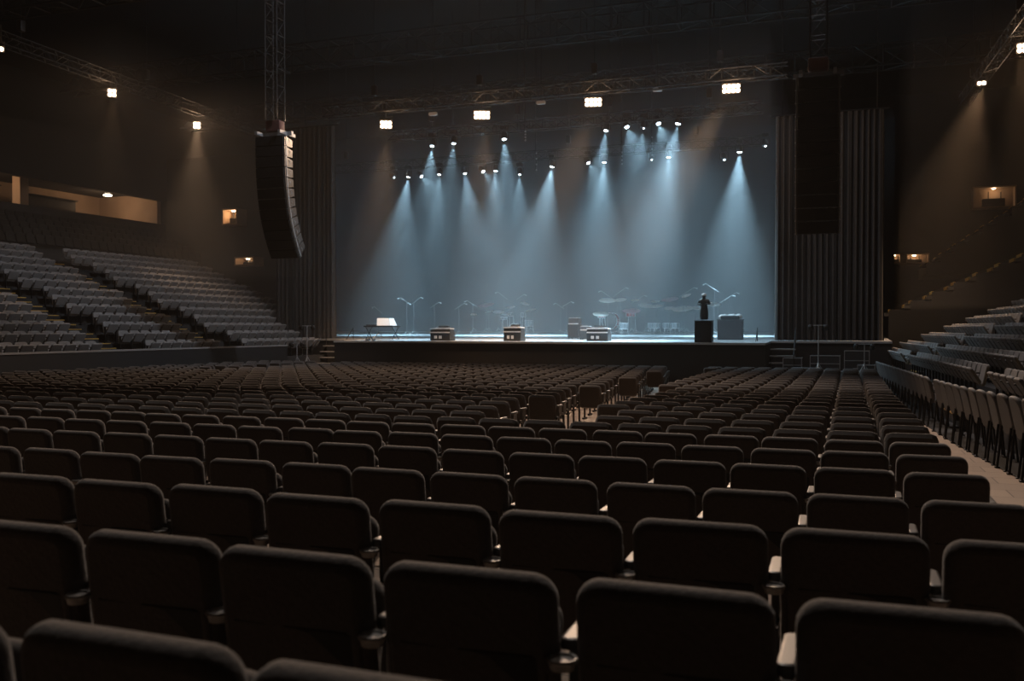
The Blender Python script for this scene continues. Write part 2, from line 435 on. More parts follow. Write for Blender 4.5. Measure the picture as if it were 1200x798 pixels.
downlight(-3, 32, P_FILL*1.0, (.9,.9,1.0), 'added unseen fill downlight before the right stand')

# ------------------------------------------------------------------ haze
tag(MB().box((-12, 34, 8.4), (81.6, 83.6, 21)).build('haze', volume('house_haze', (.9,.86,.8), HAZE_HOUSE, .25), smooth=False), 'thin haze hanging through the whole dark hall', 'haze', kind='stuff')
tag(MB().box((-18.4, 47.8, 6.88), (31, 23.3, 12.04)).build('haze', volume('stage_haze', (.92,.95,1.0), HAZE_STAGE, .2), smooth=False), 'thicker pale haze over the stage in the light beams', 'haze', kind='stuff')
tag(MB().box((-30.2, 34.5, 8.2), (10.5, 16, 8.6)).build('haze', volume('left_haze', (.95,.86,.76), .007, .1), smooth=False), 'brownish haze under the warm lamps over the left stand', 'haze', kind='stuff')
tag(MB().box((7.2, 40, 7.4), (10.5, 14, 10.4)).build('haze', volume('right_haze', (.95,.86,.76), .004, .1), smooth=False), 'brownish haze under the warm lamps over the right stand', 'haze', kind='stuff')

# ------------------------------------------------------------------ line arrays
def line_array(label, u, v, ztop, n, bh, curve, W=1.25, D=.8):
    t = thing('line_array_speaker', label, 'speaker', (u, v, ztop), group='hanging speaker columns')
    ang = 0; y = 0; z = 0
    for i in range(n):
        ang = curve*(i/(n-1))**1.6
        M = Matrix.Translation((0, y, z)) @ Matrix.Rotation(ang, 4, 'X')
        m = MB()
        # trapezoid cabinet, wide face to the audience
        w2, d2, h = W/2, D, bh*.97
        m.add([(-w2,0,-h),(w2,0,-h),(w2*.72,d2,-h*.86),(-w2*.72,d2,-h*.86),(-w2,0,0),(w2,0,0),(w2*.72,d2,-h*.14),(-w2*.72,d2,-h*.14)],
              [(0,3,2,1),(4,5,6,7),(0,1,5,4),(1,2,6,5),(2,3,7,6),(3,0,4,7)], M)
        b = m.build('speaker_box', M_ARR, t, smooth=False)
        MB().rslab((0,-.02,-h/2), (W*.95,.05,h*.92), .02, .01, 2, M=M).build('grille', M_BLK, b)
        g = MB()
        for s in (-1, 1):
            g.box((s*(w2+.012), .1, -h/2), (.03,.06,h), M); g.tube([(s*(w2*.9+.02), D*.45, -h*.3), (s*(w2*.9+.05), D*.45, -h*.5), (s*(w2*.9+.02), D*.45, -h*.7)], .012, 5, M)
            g.sph((s*(w2+.03), .1, -h*.95), .022, 6, 4, M=M)
        g.build('rigging_link', M_STEEL, b)
        d = M.to_3x3() @ Vector((0, 0, -bh)); y += d.y; z += d.z
    MB().box((0,.35,.12), (1.5,.12,.14)).box((-.5,.35,.12), (.1,1.0,.12)).box((.5,.35,.12), (.1,1.0,.12)).build('bumper_frame', M_STEEL, t)
    m = MB(); m.rslab((0,.35,.42), (.6,.35,.4), .06, .02, 3); m.build('motor_cover', mat('worn_red_cover', (.12,.05,.042), .7), t)
    truss_mb((0,.35,.65), (0,.35,CEILZ-ztop), wd=.5, cell=.6, r=.025).build('hanging_truss', M_DARK, t)
    return t
LA = line_array('curved black speaker column hanging left of the stage', UV(316, 29), 29, ZP(316, 160, 29), 12, .385, R(32))
RA = line_array('straight black speaker column hanging in front of the right curtain', UV(956, 30), 30, ZP(955, 90, 30), 12, .405, R(5))

# ------------------------------------------------------------------ floor chairs
CH = .86
def tilt(y0, z0, a): return Matrix.Translation((0, y0, z0)) @ Matrix.Rotation(a, 4, 'X') @ Matrix.Translation((0, -y0, -z0))
RECL = R(8)
def chair_geo(part, hi=True, down=False):
    m = MB(); seg = 6 if hi else 2
    if part == 'backrest':
        # padded back, origin of the chair is on the floor under the backrest, it faces +Y
        m.rslab((0, 0, .60), (.505, .085, .52), .075, .035, seg, bow=.035, M=tilt(0, .6, RECL), ends=4 if hi else 1)
    if part == 'back_shell':
        m.rslab((0, -.035, .50), (.47, .02, .30), .05, .006, 3, bow=.035, M=tilt(0, .6, RECL))
    if part == 'seat':
        M = tilt(.06, .40, R(0 if down else 76))
        m.rslab((0, 0, 0), (.46, .075, .37), .07, .03, seg, M=M @ Matrix.Translation((0, .245, .40)) @ Matrix.Rotation(R(-90), 4, 'X'), ends=3 if hi else 1)
    if part == 'armrest':
        M = Matrix.Translation((.275, .17, .665)) @ Matrix.Rotation(R(-90), 4, 'X')
        m.rslab((0, 0, 0), (.052, .035, .27), .02, .01, 3 if hi else 1, M=M, ends=2 if hi else 1)
        m.rslab((.275, .17, .57), (.03, .16, .16), .01, .004, 1, ends=1)
    if part == 'cup_holder':
        m.torus((.275, -.02, .645), .036, .007, 18, 6)
        m.lathe([(.032,-.025),(.036,-.01),(.037,0)], 14, Matrix.Translation((.275,-.02,.645)))
    if part == 'leg':
        m.box((.275, .13, .29), (.03, .06, .5)).box((.275, .13, .02), (.05, .26, .04))
        m.box((.275, .05, .46), (.03, .1, .05))
    return m
def make_chair(hi, down):
    t = bpy.data.objects.new('auditorium_chair', None); COL.objects.link(t)
    chair_geo('backrest', hi).build('backrest', M_FAB, t)
    chair_geo('seat', hi, down).build('seat', M_FAB, t)
    a = chair_geo('armrest', hi).build('armrest', M_PLA, t)
    if hi:
        chair_geo('cup_holder').build('cup_holder', M_RING, a)
        chair_geo('back_shell').build('back_shell', M_BLK, t)
    chair_geo('leg', hi).build('leg', M_DARK, t)
    return t
ROWS = [1.35, 2.33, 3.5, 5.15, 6.5, 7.7, 8.9, 10.0, 11.1, 12.2, 13.3, 14.35]
while ROWS[-1] < 32: ROWS.append(ROWS[-1] + 1.07)
P = .55
chairs = []      # (v, u, row, block, index)
for r, v in enumerate(ROWS):
    ph = {0: -.997+.275, 1: -.425, 2: .595-.03}.get(r, .595)
    el = float(np.interp(v, [10.5, 18, 32], [-4.2, -4.95, -5.5])); er = float(np.interp(v, [10.5, 18, 32], [-3.4, -3.95, -4.7]))
    split = v > 10.4
    k = 0; n = 0
    start = ph + (P if r == 0 else 0)
    if r == 1: start = ph + P
    i = 0
    while True:
        u = start - P*i
        if split and u - P/2 < er: break
        if u < wall_u(v)+.6: break
        if PX(u, v) < -120 and v < 19: break
        if PX(u-.28, v) < 1215 and not (u + .25 > .9): chairs.append((v, u, r, 'near' if not split else 'right', n))
        n += 1; i += 1
    if split:
        sh = (.13*(r-7)) % P; n = 0; i = 0
        while True:
            u = el - P/2 - sh - P*i; i += 1
            if u < wall_u(v)+.6: break
            if v < 40 and PX(u, v) < -40: break
            if v > 24 and abs(u+19.7) < .5: continue
            chairs.append((v, u, r, 'left', n)); n += 1
chairs.sort(key=lambda c: c[0]**2*.0 + (c[0]*.94 - c[1]*.342))
def nearest(r): return 'nearest' if r == 0 else ORD[r] + ' nearest'
protos = {}
rest = []
firstu = set()
for j, (v, u, r, blk, n) in enumerate(chairs):
    rz = R(random.uniform(-1.2, 1.2)); tl = R(random.uniform(-1.5, 1.5)); du = random.uniform(-.012, .012); dv = random.uniform(-.02, .02)
    if j >= 300: rest.append((u+du, v+dv, floor_z(v), rz)); continue
    hi = v < 9.3; down = random.random() < (.18 if u < -2.2 and v < 10 else .03)
    key = (hi, down)
    if key not in protos: protos[key] = make_chair(hi, down); t = protos[key]
    else: t = copy_tree(protos[key])
    t.location = (u+du, v+dv, floor_z(v)); t.rotation_euler = (tl, 0, rz)
    if blk == 'left': where = '%s on the left of the centre aisle, %s row' % (ORD[n], nearest(r))
    elif r <= 1: where = '%s from the right picture edge, %s row' % (ORD[max(0, n-(1 if r == 1 else 0))], nearest(r))
    else: where = '%s from the right aisle, %s row' % (ORD[n], nearest(r))
    tag(t, 'dark padded chair, ' + where, 'chair', 'dark chairs in rows on the hall floor')

def replicate(parts, places, name, label, cat):
    """one object holding many far copies; parts: list of (MB, material)"""
    Vs = []; Fs = []; mi = []; off = 0
    base = [(np.array(m.v), m.f) for m, _ in parts]
    for (x, y, z, rz) in places:
        c, s = math.cos(rz), math.sin(rz)
        for k, (vv, ff) in enumerate(base):
            q = np.empty_like(vv); q[:,0] = vv[:,0]*c - vv[:,1]*s + x; q[:,1] = vv[:,0]*s + vv[:,1]*c + y; q[:,2] = vv[:,2] + z
            Vs.append(q); Fs += [tuple(i+off for i in f) for f in ff]; mi += [k]*len(ff); off += len(vv)
    me = bpy.data.meshes.new(name); me.from_pydata(np.concatenate(Vs).tolist(), [], Fs)
    for _, mt in parts: me.materials.append(mt)
    me.polygons.foreach_set('material_index', mi); me.polygons.foreach_set('use_smooth', [True]*len(mi)); me.set_sharp_from_angle(angle=R(50))
    o = bpy.data.objects.new(name, me); COL.objects.link(o)
    return tag(o, label, cat, kind='stuff')
replicate([(chair_geo('backrest', False), M_FAB), (chair_geo('seat', False), M_FAB), (chair_geo('armrest', False), M_PLA), (chair_geo('leg', False), M_DARK)],
          rest, 'auditorium_chairs', 'dense far rows of dark padded chairs before the stage', 'chairs')
print('floor chairs', len(chairs))

# ------------------------------------------------------------------ stands
def seat_geo(part, hi=True):
    """tip-up stand seat, faces +Y, origin on the deck"""
    m = MB(); seg = 4 if hi else 2
    if part == 'backrest': m.rslab((0, -.02, .60), (.49, .07, .50), .09, .025, seg, M=tilt(0, .6, R(12)), ends=2 if hi else 1)
    if part == 'seat': m.rslab((0, 0, 0), (.45, .07, .40), .07, .025, seg, M=tilt(.08, .42, R(58)) @ Matrix.Translation((0, .28, .42)) @ Matrix.Rotation(R(-90), 4, 'X'), ends=2 if hi else 1)
    if part == 'armrest': m.rslab((.27, .14, .63), (.045, .28, .035), .015, .006, 1, ends=1)
    if part == 'leg': m.box((.27, .1, .31), (.035, .05, .62)).box((.27, .1, .015), (.05, .2, .03))
    return m
def loose_geo(part, hi=True):
    """taller loose seat of the row on the floor by the right aisle, faces +Y"""
    m = MB(); seg = 5
    if part == 'backrest': m.rslab((0, -.02, .80), (.50, .075, .60), .2, .03, seg, bow=.04, M=tilt(0, .8, R(12)), ends=3)
    if part == 'seat': m.rslab((0, 0, 0), (.46, .07, .40), .07, .025, seg, M=tilt(.1, .52, R(62)) @ Matrix.Translation((0, .3, .52)) @ Matrix.Rotation(R(-90), 4, 'X'))
    if part == 'armrest': m.rslab((.262, .16, .76), (.045, .30, .035), .015, .006, 2)
    return m
def loose_leg(x, y, sp): return MB().tube([(x, y, .62), (x, y+sp*.5, .3), (x, y+sp, .02)], .017, 6).rslab((x, y+sp, .012), (.05,.07,.024), .01, .005, 2)

class Stand:
    def __init__(s, p0, a, side): 
        s.p0 = Vector((*p0, 0)); s.a = Vector((*a, 0)).normalized()
        s.b = Vector((s.a.y, -s.a.x, 0)) * (1 if side > 0 else -1)
        # facing of seats is -b ; local chair faces +Y
        f = -s.b; s.rz = math.atan2(-f.x, f.y)
    def pt(s, t, d, z): q = s.p0 + s.a*t + s.b*d; return Vector((q.x, q.y, z))
def stand_deck(S, t0, t1, rows, name, mt, zbot=-1.2, depth=.87):
    m = MB()
    for k, (d, z) in enumerate(rows):
        d0 = d-.45; d1 = d0 + (rows[k+1][0]-d if k < len(rows)-1 else 1.0)
        q = [S.pt(t0,d0,zbot), S.pt(t1,d0,zbot), S.pt(t1,d1,zbot), S.pt(t0,d1,zbot), S.pt(t0,d0,z), S.pt(t1,d0,z), S.pt(t1,d1,z), S.pt(t0,d1,z)]
        m.add(q, [(0,3,2,1),(4,5,6,7),(0,1,5,4),(1,2,6,5),(2,3,7,6),(3,0,4,7)])
    return structure(name, m, mt)
def stair(S, t, rows, label, w=1.1, zoff=0, nh=.12):
    st = thing('stair_flight', label, 'stairs')
    m = MB(); nb = MB()
    for k, (d, z) in enumerate(rows):
        zn = rows[k-1][1] if k else z-.3
        for h in (0, 1):
            zz = zn + (z-zn)*(h+1)/2 + .02 if h == 0 else z + .02
            d0 = d-.45-.28 + h*.28
            for (mm, ext, hh) in ((m, .29 if h == 0 else .58, 0), (nb, .07, .012)):
                a0, a1 = t-w/2, t+w/2
                q = [S.pt(a0,d0,zz-.14+hh*nh*83), S.pt(a1,d0,zz-.14+hh*nh*83), S.pt(a1,d0+ext,zz-.14+hh*nh*83), S.pt(a0,d0+ext,zz-.14+hh*nh*83),
                     S.pt(a0,d0-hh,zz+hh), S.pt(a1,d0-hh,zz+hh), S.pt(a1,d0+ext,zz+hh), S.pt(a0,d0+ext,zz+hh)]
                mm.add(q, [(0,3,2,1),(4,5,6,7),(0,1,5,4),(1,2,6,5),(2,3,7,6),(3,0,4,7)])
    m.build('step', M_CONC, st, smooth=False); nb.build('step_nosing', M_NOSE, st, smooth=False)
    return st

LS = Stand((-24, 20), (.03, 1), -1)
L_ROWS = [(.7 + .85*k, .12 + .35*k) for k in range(13)]
RS = Stand((2.1, 14), (-.0625, 1), 1)
R_ROWS = [(1.1, -.22), (2.0, .04)] + [(2.0 + .87*k, .04 + .35*k) for k in range(1, 13)]
stand_deck(LS, -6, 18.9, L_ROWS, 'floor_left_stand', M_CONC)
stand_deck(LS, 18.9, 22.4, L_ROWS[4:], 'floor_left_stand_end', M_CONC)
stand_deck(RS, -9, 30, R_ROWS, 'floor_right_stand', M_CARP)
# parapet in front of the left stand
m = MB(); q0, q1 = LS.pt(-6, 0, 0), LS.pt(30, 0, 0)
def wallseg(m, S, t0, t1, d0, d1, z0, z1):
    q = [S.pt(t0,d0,z0), S.pt(t1,d0,z0), S.pt(t1,d1,z0), S.pt(t0,d1,z0), S.pt(t0,d0,z1), S.pt(t1,d0,z1), S.pt(t1,d1,z1), S.pt(t0,d1,z1)]
    m.add(q, [(0,3,2,1),(4,5,6,7),(0,1,5,4),(1,2,6,5),(2,3,7,6),(3,0,4,7)]); return m
structure('wall_left_parapet', wallseg(MB(), LS, -6, 15.3, 0, .14, -1.0, .60), mat('parapet_paint', (.012,.013,.015), .6, noise=.15, scale=3))
structure('trim_left_parapet', wallseg(MB(), LS, -6, 15.3, -.03, .2, .60, .66), mat('parapet_cap', (.25,.25,.25), .5))
L_ST = [6.5, 12.2]; R_ST = [7.6, 20.5]
for t, nm in zip(L_ST, ('nearer stair with orange step edges through the left stand', 'farther stair climbing the left stand')): stair(LS, t, L_ROWS[1:], nm)
for t, nm in zip(R_ST, ('short stair with yellow step edges between near blocks of the right stand', 'dim stair halfway along the right stand')): stair(RS, t, R_ROWS, nm, w=1.3)

cand = []
for S, rows, stairs, side, tr in ((LS, L_ROWS, L_ST, 'left', (-5, 22.1)), (RS, R_ROWS, R_ST, 'right', (-7, 29.6))):
    for k, (d, z) in enumerate(rows):
        t = tr[0] + .1*(k % 3); cnt = {}
        while t < tr[1]:
            if all(abs(t-x) > .9 for x in stairs):
                sec = sum(t > x for x in stairs)
                p = S.pt(t, d+.12, z); px = PX(p.x, p.y) if p.y > 2 else -999
                cnt[sec] = cnt.get(sec, 0) + 1
                if side == 'left' and k < 4 and t > 18.6: t += .56; continue
                if -15 < px < 1215: cand.append((p.length if side == 'left' else p.length*1.0, side, k, sec, cnt[sec]-1, p, S.rz, t))
            t += .56
# count seats from the stair that bounds the section
tot = {}
for c in cand:
    key = (c[1], c[2], c[3]); tot[key] = max(tot.get(key, 0), c[4])
cand.sort(key=lambda c: c[0])
nR = sum(c[1] == 'right' for c in cand[:300]); print('stand seats', len(cand), 'right among 300', nR)
sproto = None; far = {'left': [], 'right': []}; nind = 0; cL = 0; cR = 0
for c in cand:
    dist, side, k, sec, n, p, rz, t = c
    ok = (side == 'left' and cL < 175) or (side == 'right' and cR < 105)
    if not ok: far[side].append((p.x, p.y, p.z, rz)); continue
    if side == 'left': cL += 1
    else: cR += 1
    if sproto is None:
        sproto = bpy.data.objects.new('stand_seat', None); COL.objects.link(sproto); s_ = sproto
        seat_geo('backrest').build('backrest', M_SEAT, s_); seat_geo('seat').build('seat', M_SEAT, s_)
        seat_geo('armrest').build('armrest', M_PLA, s_); seat_geo('leg').build('leg', M_DARK, s_)
    else: s_ = copy_tree(sproto)
    s_.location = p; s_.rotation_euler = (0, 0, rz + R(random.uniform(-2, 2)))
    if sec == 0: m_ = tot[(side, k, sec)] - n; w_ = '%s before the first stair' % ORD[max(m_, 0)]
    else: w_ = '%s beyond the %s stair' % (ORD[n], ORD[sec-1])
    tag(s_, 'grey tip-up seat, %s stand, row %s up, %s' % (side, ORD[k], w_), 'seat', 'grey tip-up seats of the %s stand' % side)
lo = [(seat_geo('backrest', False), M_SEAT), (seat_geo('seat', False), M_SEAT), (seat_geo('armrest', False), M_PLA)]
replicate(lo, far['left'], 'stand_seats', 'distant rows of grey tip-up seats high in the left stand', 'seats')
replicate(lo, far['right'], 'stand_seats', 'distant rows of grey tip-up seats far along the right stand', 'seats')

# loose tall seats beside the right aisle: their backs are turned to the aisle
lp = None; t = -1.5; idx = 0
while t < 19.5:
    p = RS.pt(t, .05, 0); p.z = floor_z(p.y)
    if PX(p.x, p.y) < 1230 and abs(t-7.6) > .3:
        if lp is None:
            lp = bpy.data.objects.new('tall_chair', None); COL.objects.link(lp); o = lp
            loose_geo('backrest').build('backrest', M_SEATB, o); loose_geo('seat').build('seat', M_SEATB, o); loose_geo('armrest').build('armrest', M_PLA, o)
            for x in (-.2, .2):
                for y, sp in ((0, -.06), (.3, .06)): loose_leg(x, y, sp).build('leg', M_DARK, o)
        else: o = copy_tree(lp)
        o.location = p; o.rotation_euler = (0, 0, RS.rz + math.pi + R(4 + random.uniform(-3, 3)))
        tag(o, 'tall black-legged chair, %s from the right picture edge beside the aisle' % ORD[idx], 'chair', 'line of tall chairs along the right aisle'); idx += 1
    t += .74
structure('floor_right_carpet', (lambda m: [wallseg(m, RS, a, a+1, 0.0, .7, floor_z(RS.pt(a,0,0).y)-.06, floor_z(RS.pt(a+.5,0,0).y)+.012) for a in range(-7, 24)] and m)(MB()), M_CARP)

# ------------------------------------------------------------------ upper levels
# left: upper tiers whose seats are blackened for dimness, concourse band with warm wall, dark level above
UL = [(12.6+.85*k, 4.75 + .38*k) for k in range(6)]
stand_deck(LS, -8, 26, UL, 'floor_left_upper_stand', M_CONC)
places = []
for d, z in UL[1:]:
    t = -6
    while t < 25.8:
        p = LS.pt(t, d+.1, z); 
        if -10 < PX(p.x, p.y) < 330: places.append((p.x, p.y, p.z, LS.rz))
        t += .56
replicate([(seat_geo('backrest', False), M_BLK)], places, 'stand_seats', 'rows of seats below the left concourse, coloured black for dimness', 'seats')  # darkness of this tier is put into the seat colour
structure('floor_left_concourse', wallseg(MB(), LS, -8, 26.5, 17.2, 26, 7.3, 7.6), M_CONC)
structure('wall_left_concourse', wallseg(MB(), LS, -8, 26.5, 22, 22.3, 7.6, 10.9), M_CONW)
structure('wall_left_upper_fascia', wallseg(MB(), LS, -8, 26.5, 16.9, 17.3, 9.3, 12.2), M_WALL)
structure('ceiling_left_concourse', wallseg(MB(), LS, -8, 26.5, 17.3, 22.0, 9.75, 9.95), M_WALL)
structure('wall_left_concourse_rail', wallseg(MB(), LS, -8, 26.5, 17.0, 17.1, 4.7, 7.85), M_CONC)
M_CLAMP = glow('concourse_lamp', (1.0,.75,.5), 9)
structure('wall_left_concourse_end', wallseg(MB(), LS, 26.1, 26.4, 17.3, 22, 7.6, 9.75), M_CONW)
k = 0
for t in (6.5, 15.5, 24.0):
    p = LS.pt(t, 19.2, 9.47)
    th = thing('concourse_lamp', 'small warm ceiling lamp in the left concourse, %s from the left' % ORD[k], 'ceiling light', p, group='concourse lamps'); k += 1
    MB().lathe([(.02,.25),(.16,.22),(.18,.05)], 12).build('lamp_shade', M_WHITE, th)
    MB().lathe([(.26,.04),(.24,-.02),(.1,-.05),(.002,-.055)], 12).build('lamp_glass', M_CLAMP, th)
    l = bpy.data.lights.new('lamp_light', 'POINT'); l.energy = 60; l.color = (1,.6,.33); l.shadow_soft_size = .2
    lo_ = bpy.data.objects.new('lamp_light', l); COL.objects.link(lo_); lo_.parent = th; lo_.location = (0,0,-.25)
k = 0
for t, w_, h in ((6, 1.6, 1.5), (10.5, 4.0, 1.0), (16.6, .9, 1.5), (20.5, 3.4, 1.3)):
    p = LS.pt(t, 20.3, 7.6)
    th = thing('concession_counter', 'dark kiosk block standing in the left concourse, %s from the left' % ORD[k], 'kiosk', p, LS.rz, group='kiosks in the left concourse'); k += 1
    MB().rslab((0,0,h/2), (w_,.9,h), .05, .02, 2).build('kiosk_body', M_BLK, th); MB().box((0,.05,h+.03), (w_+.12,1.05,.06)).build('counter_top', M_DARK, th)
k = 0
for t in (8, 17.6):
    p = LS.pt(t, 18.9, 7.6)
    th = tag(MB().box((0,0,1.07), (.55,.55,2.14)).build('concourse_pillar', M_CONW, loc=p), 'square tan pillar in the left concourse, %s from the left' % ORD[k], 'pillar', 'concourse pillars'); k += 1

# little lit openings left of the speaker column
def portal(px, py, v, W, H, label, warm, people=True):
    u = UV(px, v); z = ZP(px, py, v)
    t = thing('lit_box_opening', label, 'lit opening', (u, v, z), 0)
    m = MB(); m.box((0,.9,0), (W,.08,H)).box((0,.45,-H/2), (W+.1,.98,.08)).box((0,.45,H/2), (W+.1,.98,.08)).box((-W/2,.45,0), (.08,.98,H)).box((W/2,.45,0), (.08,.98,H))
    m.build('room_lining', M_CONW, t, smooth=False)
    MB().rslab((0,.5,-H*.25), (W*.55,.3,H*.42), .05, .02, 2).build('counter', M_BLK, t)
    MB().box((-.12*W,.55,.05), (.06,.06,H*.55)).box((.18*W,.55,.05), (.06,.06,H*.5)).build('mullion', M_DARK, t, smooth=False)
    MB().lathe([(.12,.03),(.1,-.02),(.002,-.03)], 10, Matrix.Translation((0,.35,H/2-.09))).build('lamp_glass', M_CLAMP, t)
    l = bpy.data.lights.new('lamp_light', 'POINT'); l.energy = warm; l.color = (1,.58,.28); l.shadow_soft_size = .08
    o = bpy.data.objects.new('lamp_light', l); COL.objects.link(o); o.parent = t; o.location = (0, .4, H/2-.25)
portal(269, 254, 46, 1.0, .9, 'small lit room with a dark counter left of the hanging speaker', 22)
portal(286, 306, 46, 1.3, .45, 'low amber-lit opening below the lit room left of the speaker', 9)
structure('wall_left_stand_end', MB().box((-40.4, 47.1, 5.4), (22, .2, 13)), M_WALL)
# right: raised far block with its amber stair, balcony behind it
RF = Stand((1.65, 44.4), (0, 1), 1)
F_ROWS = [(.45+.87*k, 2.2 + .393*k) for k in range(9)]
stand_deck(RF, 0, 15, F_ROWS, 'floor_right_far_stand', M_BLK, zbot=-1.0)
stair(RF, .66, F_ROWS, 'long stair with amber step edges climbing the raised far right block', w=1.3, nh=.02)
RB = Stand((4.3, 60.2), (0, 1), 1)
B_ROWS = [(.45+.75*k, 5.3 + .52*k) for k in range(9)]
stand_deck(RB, 0, 6.6, B_ROWS, 'floor_right_balcony', M_CARP, zbot=4.6)
stair(RB, .66, B_ROWS, 'faint upper stair high on the far right balcony', w=1.2)
structure('wall_right_stand_end', MB().box((15.4, 67.1, 7), (27.3, .2, 16)), M_WALL)
portal(1163, 231, 66, 2.4, 1.3, 'dim amber-lit opening high at the right edge', 5)
portal(1046, 303, 66, 1.5, .6, 'small dull amber opening just right of the curtain edge', 5)
portal(1070, 303, 66, 1.7, .6, 'wider dull amber opening a little right of the curtain', 6)
# white pin lamp on the left upper tier
t = thing('pin_lamp', 'tiny white work lamp in the dark upper left stand', 'lamp', LS.pt(8.6, 14.5, 6.6), 0)
MB().rslab((0,0,-.1), (.3,.2,.3), .04, .02, 2).build('lamp_body', M_DARK, t); MB().sph((.15,-.12,-.1), .07).build('lamp_glass', glow('pin_glow', (.85,.95,1), 6), t)

# ------------------------------------------------------------------ stage furniture
def on_stage(px, py_base):
    g = 1018+.342*(px-600); v = 1.083/((py_base-384)/g + .0137); return UV(px, v), v, stage_z(v)
def put(px, pyb): u, v, z = on_stage(px, pyb); return (u, v, z+.002)

def wedge(px, pyb, W, H, label, ring=True, white=True):
    t = thing('monitor_wedge', label, 'stage monitor', put(px, pyb), group='black stage monitors at the stage edge')
    D = .6
    m = MB(); prof = [(-D/2,0),(D/2,0),(D/2,H*.55),(D*.18,H),(-D/2+.05,H)]
    vs = [(x, y, z) for x in (-W/2, W/2) for y, z in prof]; n = 5
    m.add(vs, [tuple(range(n))[::-1], tuple(range(n, 2*n))] + [(i, (i+1) % n, n+(i+1) % n, n+i) for i in range(n)])
    m.build('cabinet', M_WEDGE, t, smooth=False)
    MB().rslab((0,-D/2-.012,H*.72), (W*.98,.05,.05), .012, .005, 2).rslab((0,-.06,H+.02), (W*1.02,.5,.04), .012, .005, 2).build('edge_trim', M_WHITE, t)
    g = MB()
    for x in (-W*.22, W*.02): g.rslab((x,-D/2-.01,H*.3), (W*.14,.03,H*.26), .012, .005, 2)
    g.build('connector_plate', M_WHITE, t)
    MB().rslab((0,.16,H+.1), (W*.5,.2,.12), .03, .01, 2).build('control_box', M_WEDGE, t)
    MB().tube([(-W*.4,.05,H),( -W*.4,.05,H+.06),(W*.4,.05,H+.06),(W*.4,.05,H)], .014, 5).build('handle', M_STEEL, t)
    return t
wedge(518, 399, .95, .50, 'wide black stage monitor with a light rim, left part of the stage edge')
wedge(602, 399.5, .78, .55, 'dark stage monitor standing alone in front of the blue-lit drum kit')
wedge(701, 399.5, .92, .50, 'dark stage monitor in front of the drum kit with the large bass drum')

def table_gear(px, pyb, W, label):
    t = thing('keyboard_desk', label, 'instrument desk', put(px, pyb), R(-4))
    MB().rslab((0,0,.62), (W,.7,.07), .02, .01, 2).build('desk_top', M_DARK, t)
    for x in (-W/2+.08, W/2-.08):
        MB().tube([(x,-.28,.02),(x,.28,.6)], .02, 5).tube([(x,.28,.02),(x,-.28,.6)], .02, 5).build('leg', M_DARK, t)
    m = MB(); m.add([(-.1,-.3,.66),(.62,-.3,.66),(.45,-.1,1.0),(-.22,-.1,1.0),(-.1,.3,.66),(.62,.3,.66),(.45,.3,1.0),(-.22,.3,1.0)],
                    [(0,4,5,1),(3,2,6,7),(0,1,2,3),(1,5,6,2),(5,4,7,6),(4,0,3,7)]); m.build('console_lid', M_WHITE, t, smooth=False)
    MB().rslab((-.55,0,.68), (.5,.3,.05), .02, .01, 2).build('keyboard', M_WEDGE, t)
    return t
table_gear(447, 398, 1.6, 'low desk with a tilted white console lid at the left of the stage')

def mic_stand(px, pyb, h, boom, label, side=1, v=None):
    t = thing('microphone_stand', label, 'microphone stand', put(px, pyb), R(random.uniform(-20, 20)), group='microphone stands on the stage')
    for k in range(3):
        a = k*2.094+.3; MB().tube([(0,0,.22),(.3*math.cos(a),.3*math.sin(a),.015)], .012, 5).build('leg', M_STEEL, t)
    MB().tube([(0,0,.1),(0,0,h)], .012, 6).build('pole', M_POLE, t)
    a = R(35)
    MB().tube([(-side*.25,0,h-.12),(side*boom*math.cos(a),0,h+boom*math.sin(a))], .010, 5).build('boom_arm', M_STEEL, t)
    m = MB(); e = Vector((side*boom*math.cos(a),0,h+boom*math.sin(a)))
    m.tube([e, e+Vector((side*.12,0,-.05))], [.015,.024], 8); m.sph(e+Vector((side*.15,0,-.06)), .036, 8, 6); m.build('microphone', M_STEEL, t)
    return t
MICS = [(443,396,1.35,.4,-1,'behind the white console lid'),(476,392,1.9,.5,-1,'leaning left between the desk and the wide monitor'),(484,392,1.85,.6,1,'with a long boom left of the wide monitor'),
        (508,392,1.7,.35,1,'behind the wide monitor'),(537,392,1.6,.4,1,'right of the wide monitor'),(553,392,1.75,.4,-1,'left of the pink-topped percussion'),
        (590,391,2.2,.6,-1,'tall and arched left of the blue-lit kit'),(609,391,2.2,.3,1,'behind the blue-lit kit'),
        (656,391,1.6,.4,-1,'alone on the empty middle of the stage'),(663,392,1.7,.3,1,'just left of the stacked amplifiers'),
        (712,391,2.2,.6,-1,'leaning left above the large bass drum'),(722,391,2.3,.7,1,'leaning right above the large bass drum'),(744,391,1.9,.6,1,'right of the red drum'),
        (800,392,2.2,.7,1,'rising among the right cymbals'),(840,393,1.6,.9,1,'right of the dark figure'),(836,393,2.4,.6,-1,'tall behind the dark figure'),(853,392,2.0,.5,1,'behind the covered case at the right')]
for px, pyb, h, bm, s, lb in MICS: mic_stand(px, pyb, h, bm, 'thin microphone stand ' + lb, s)

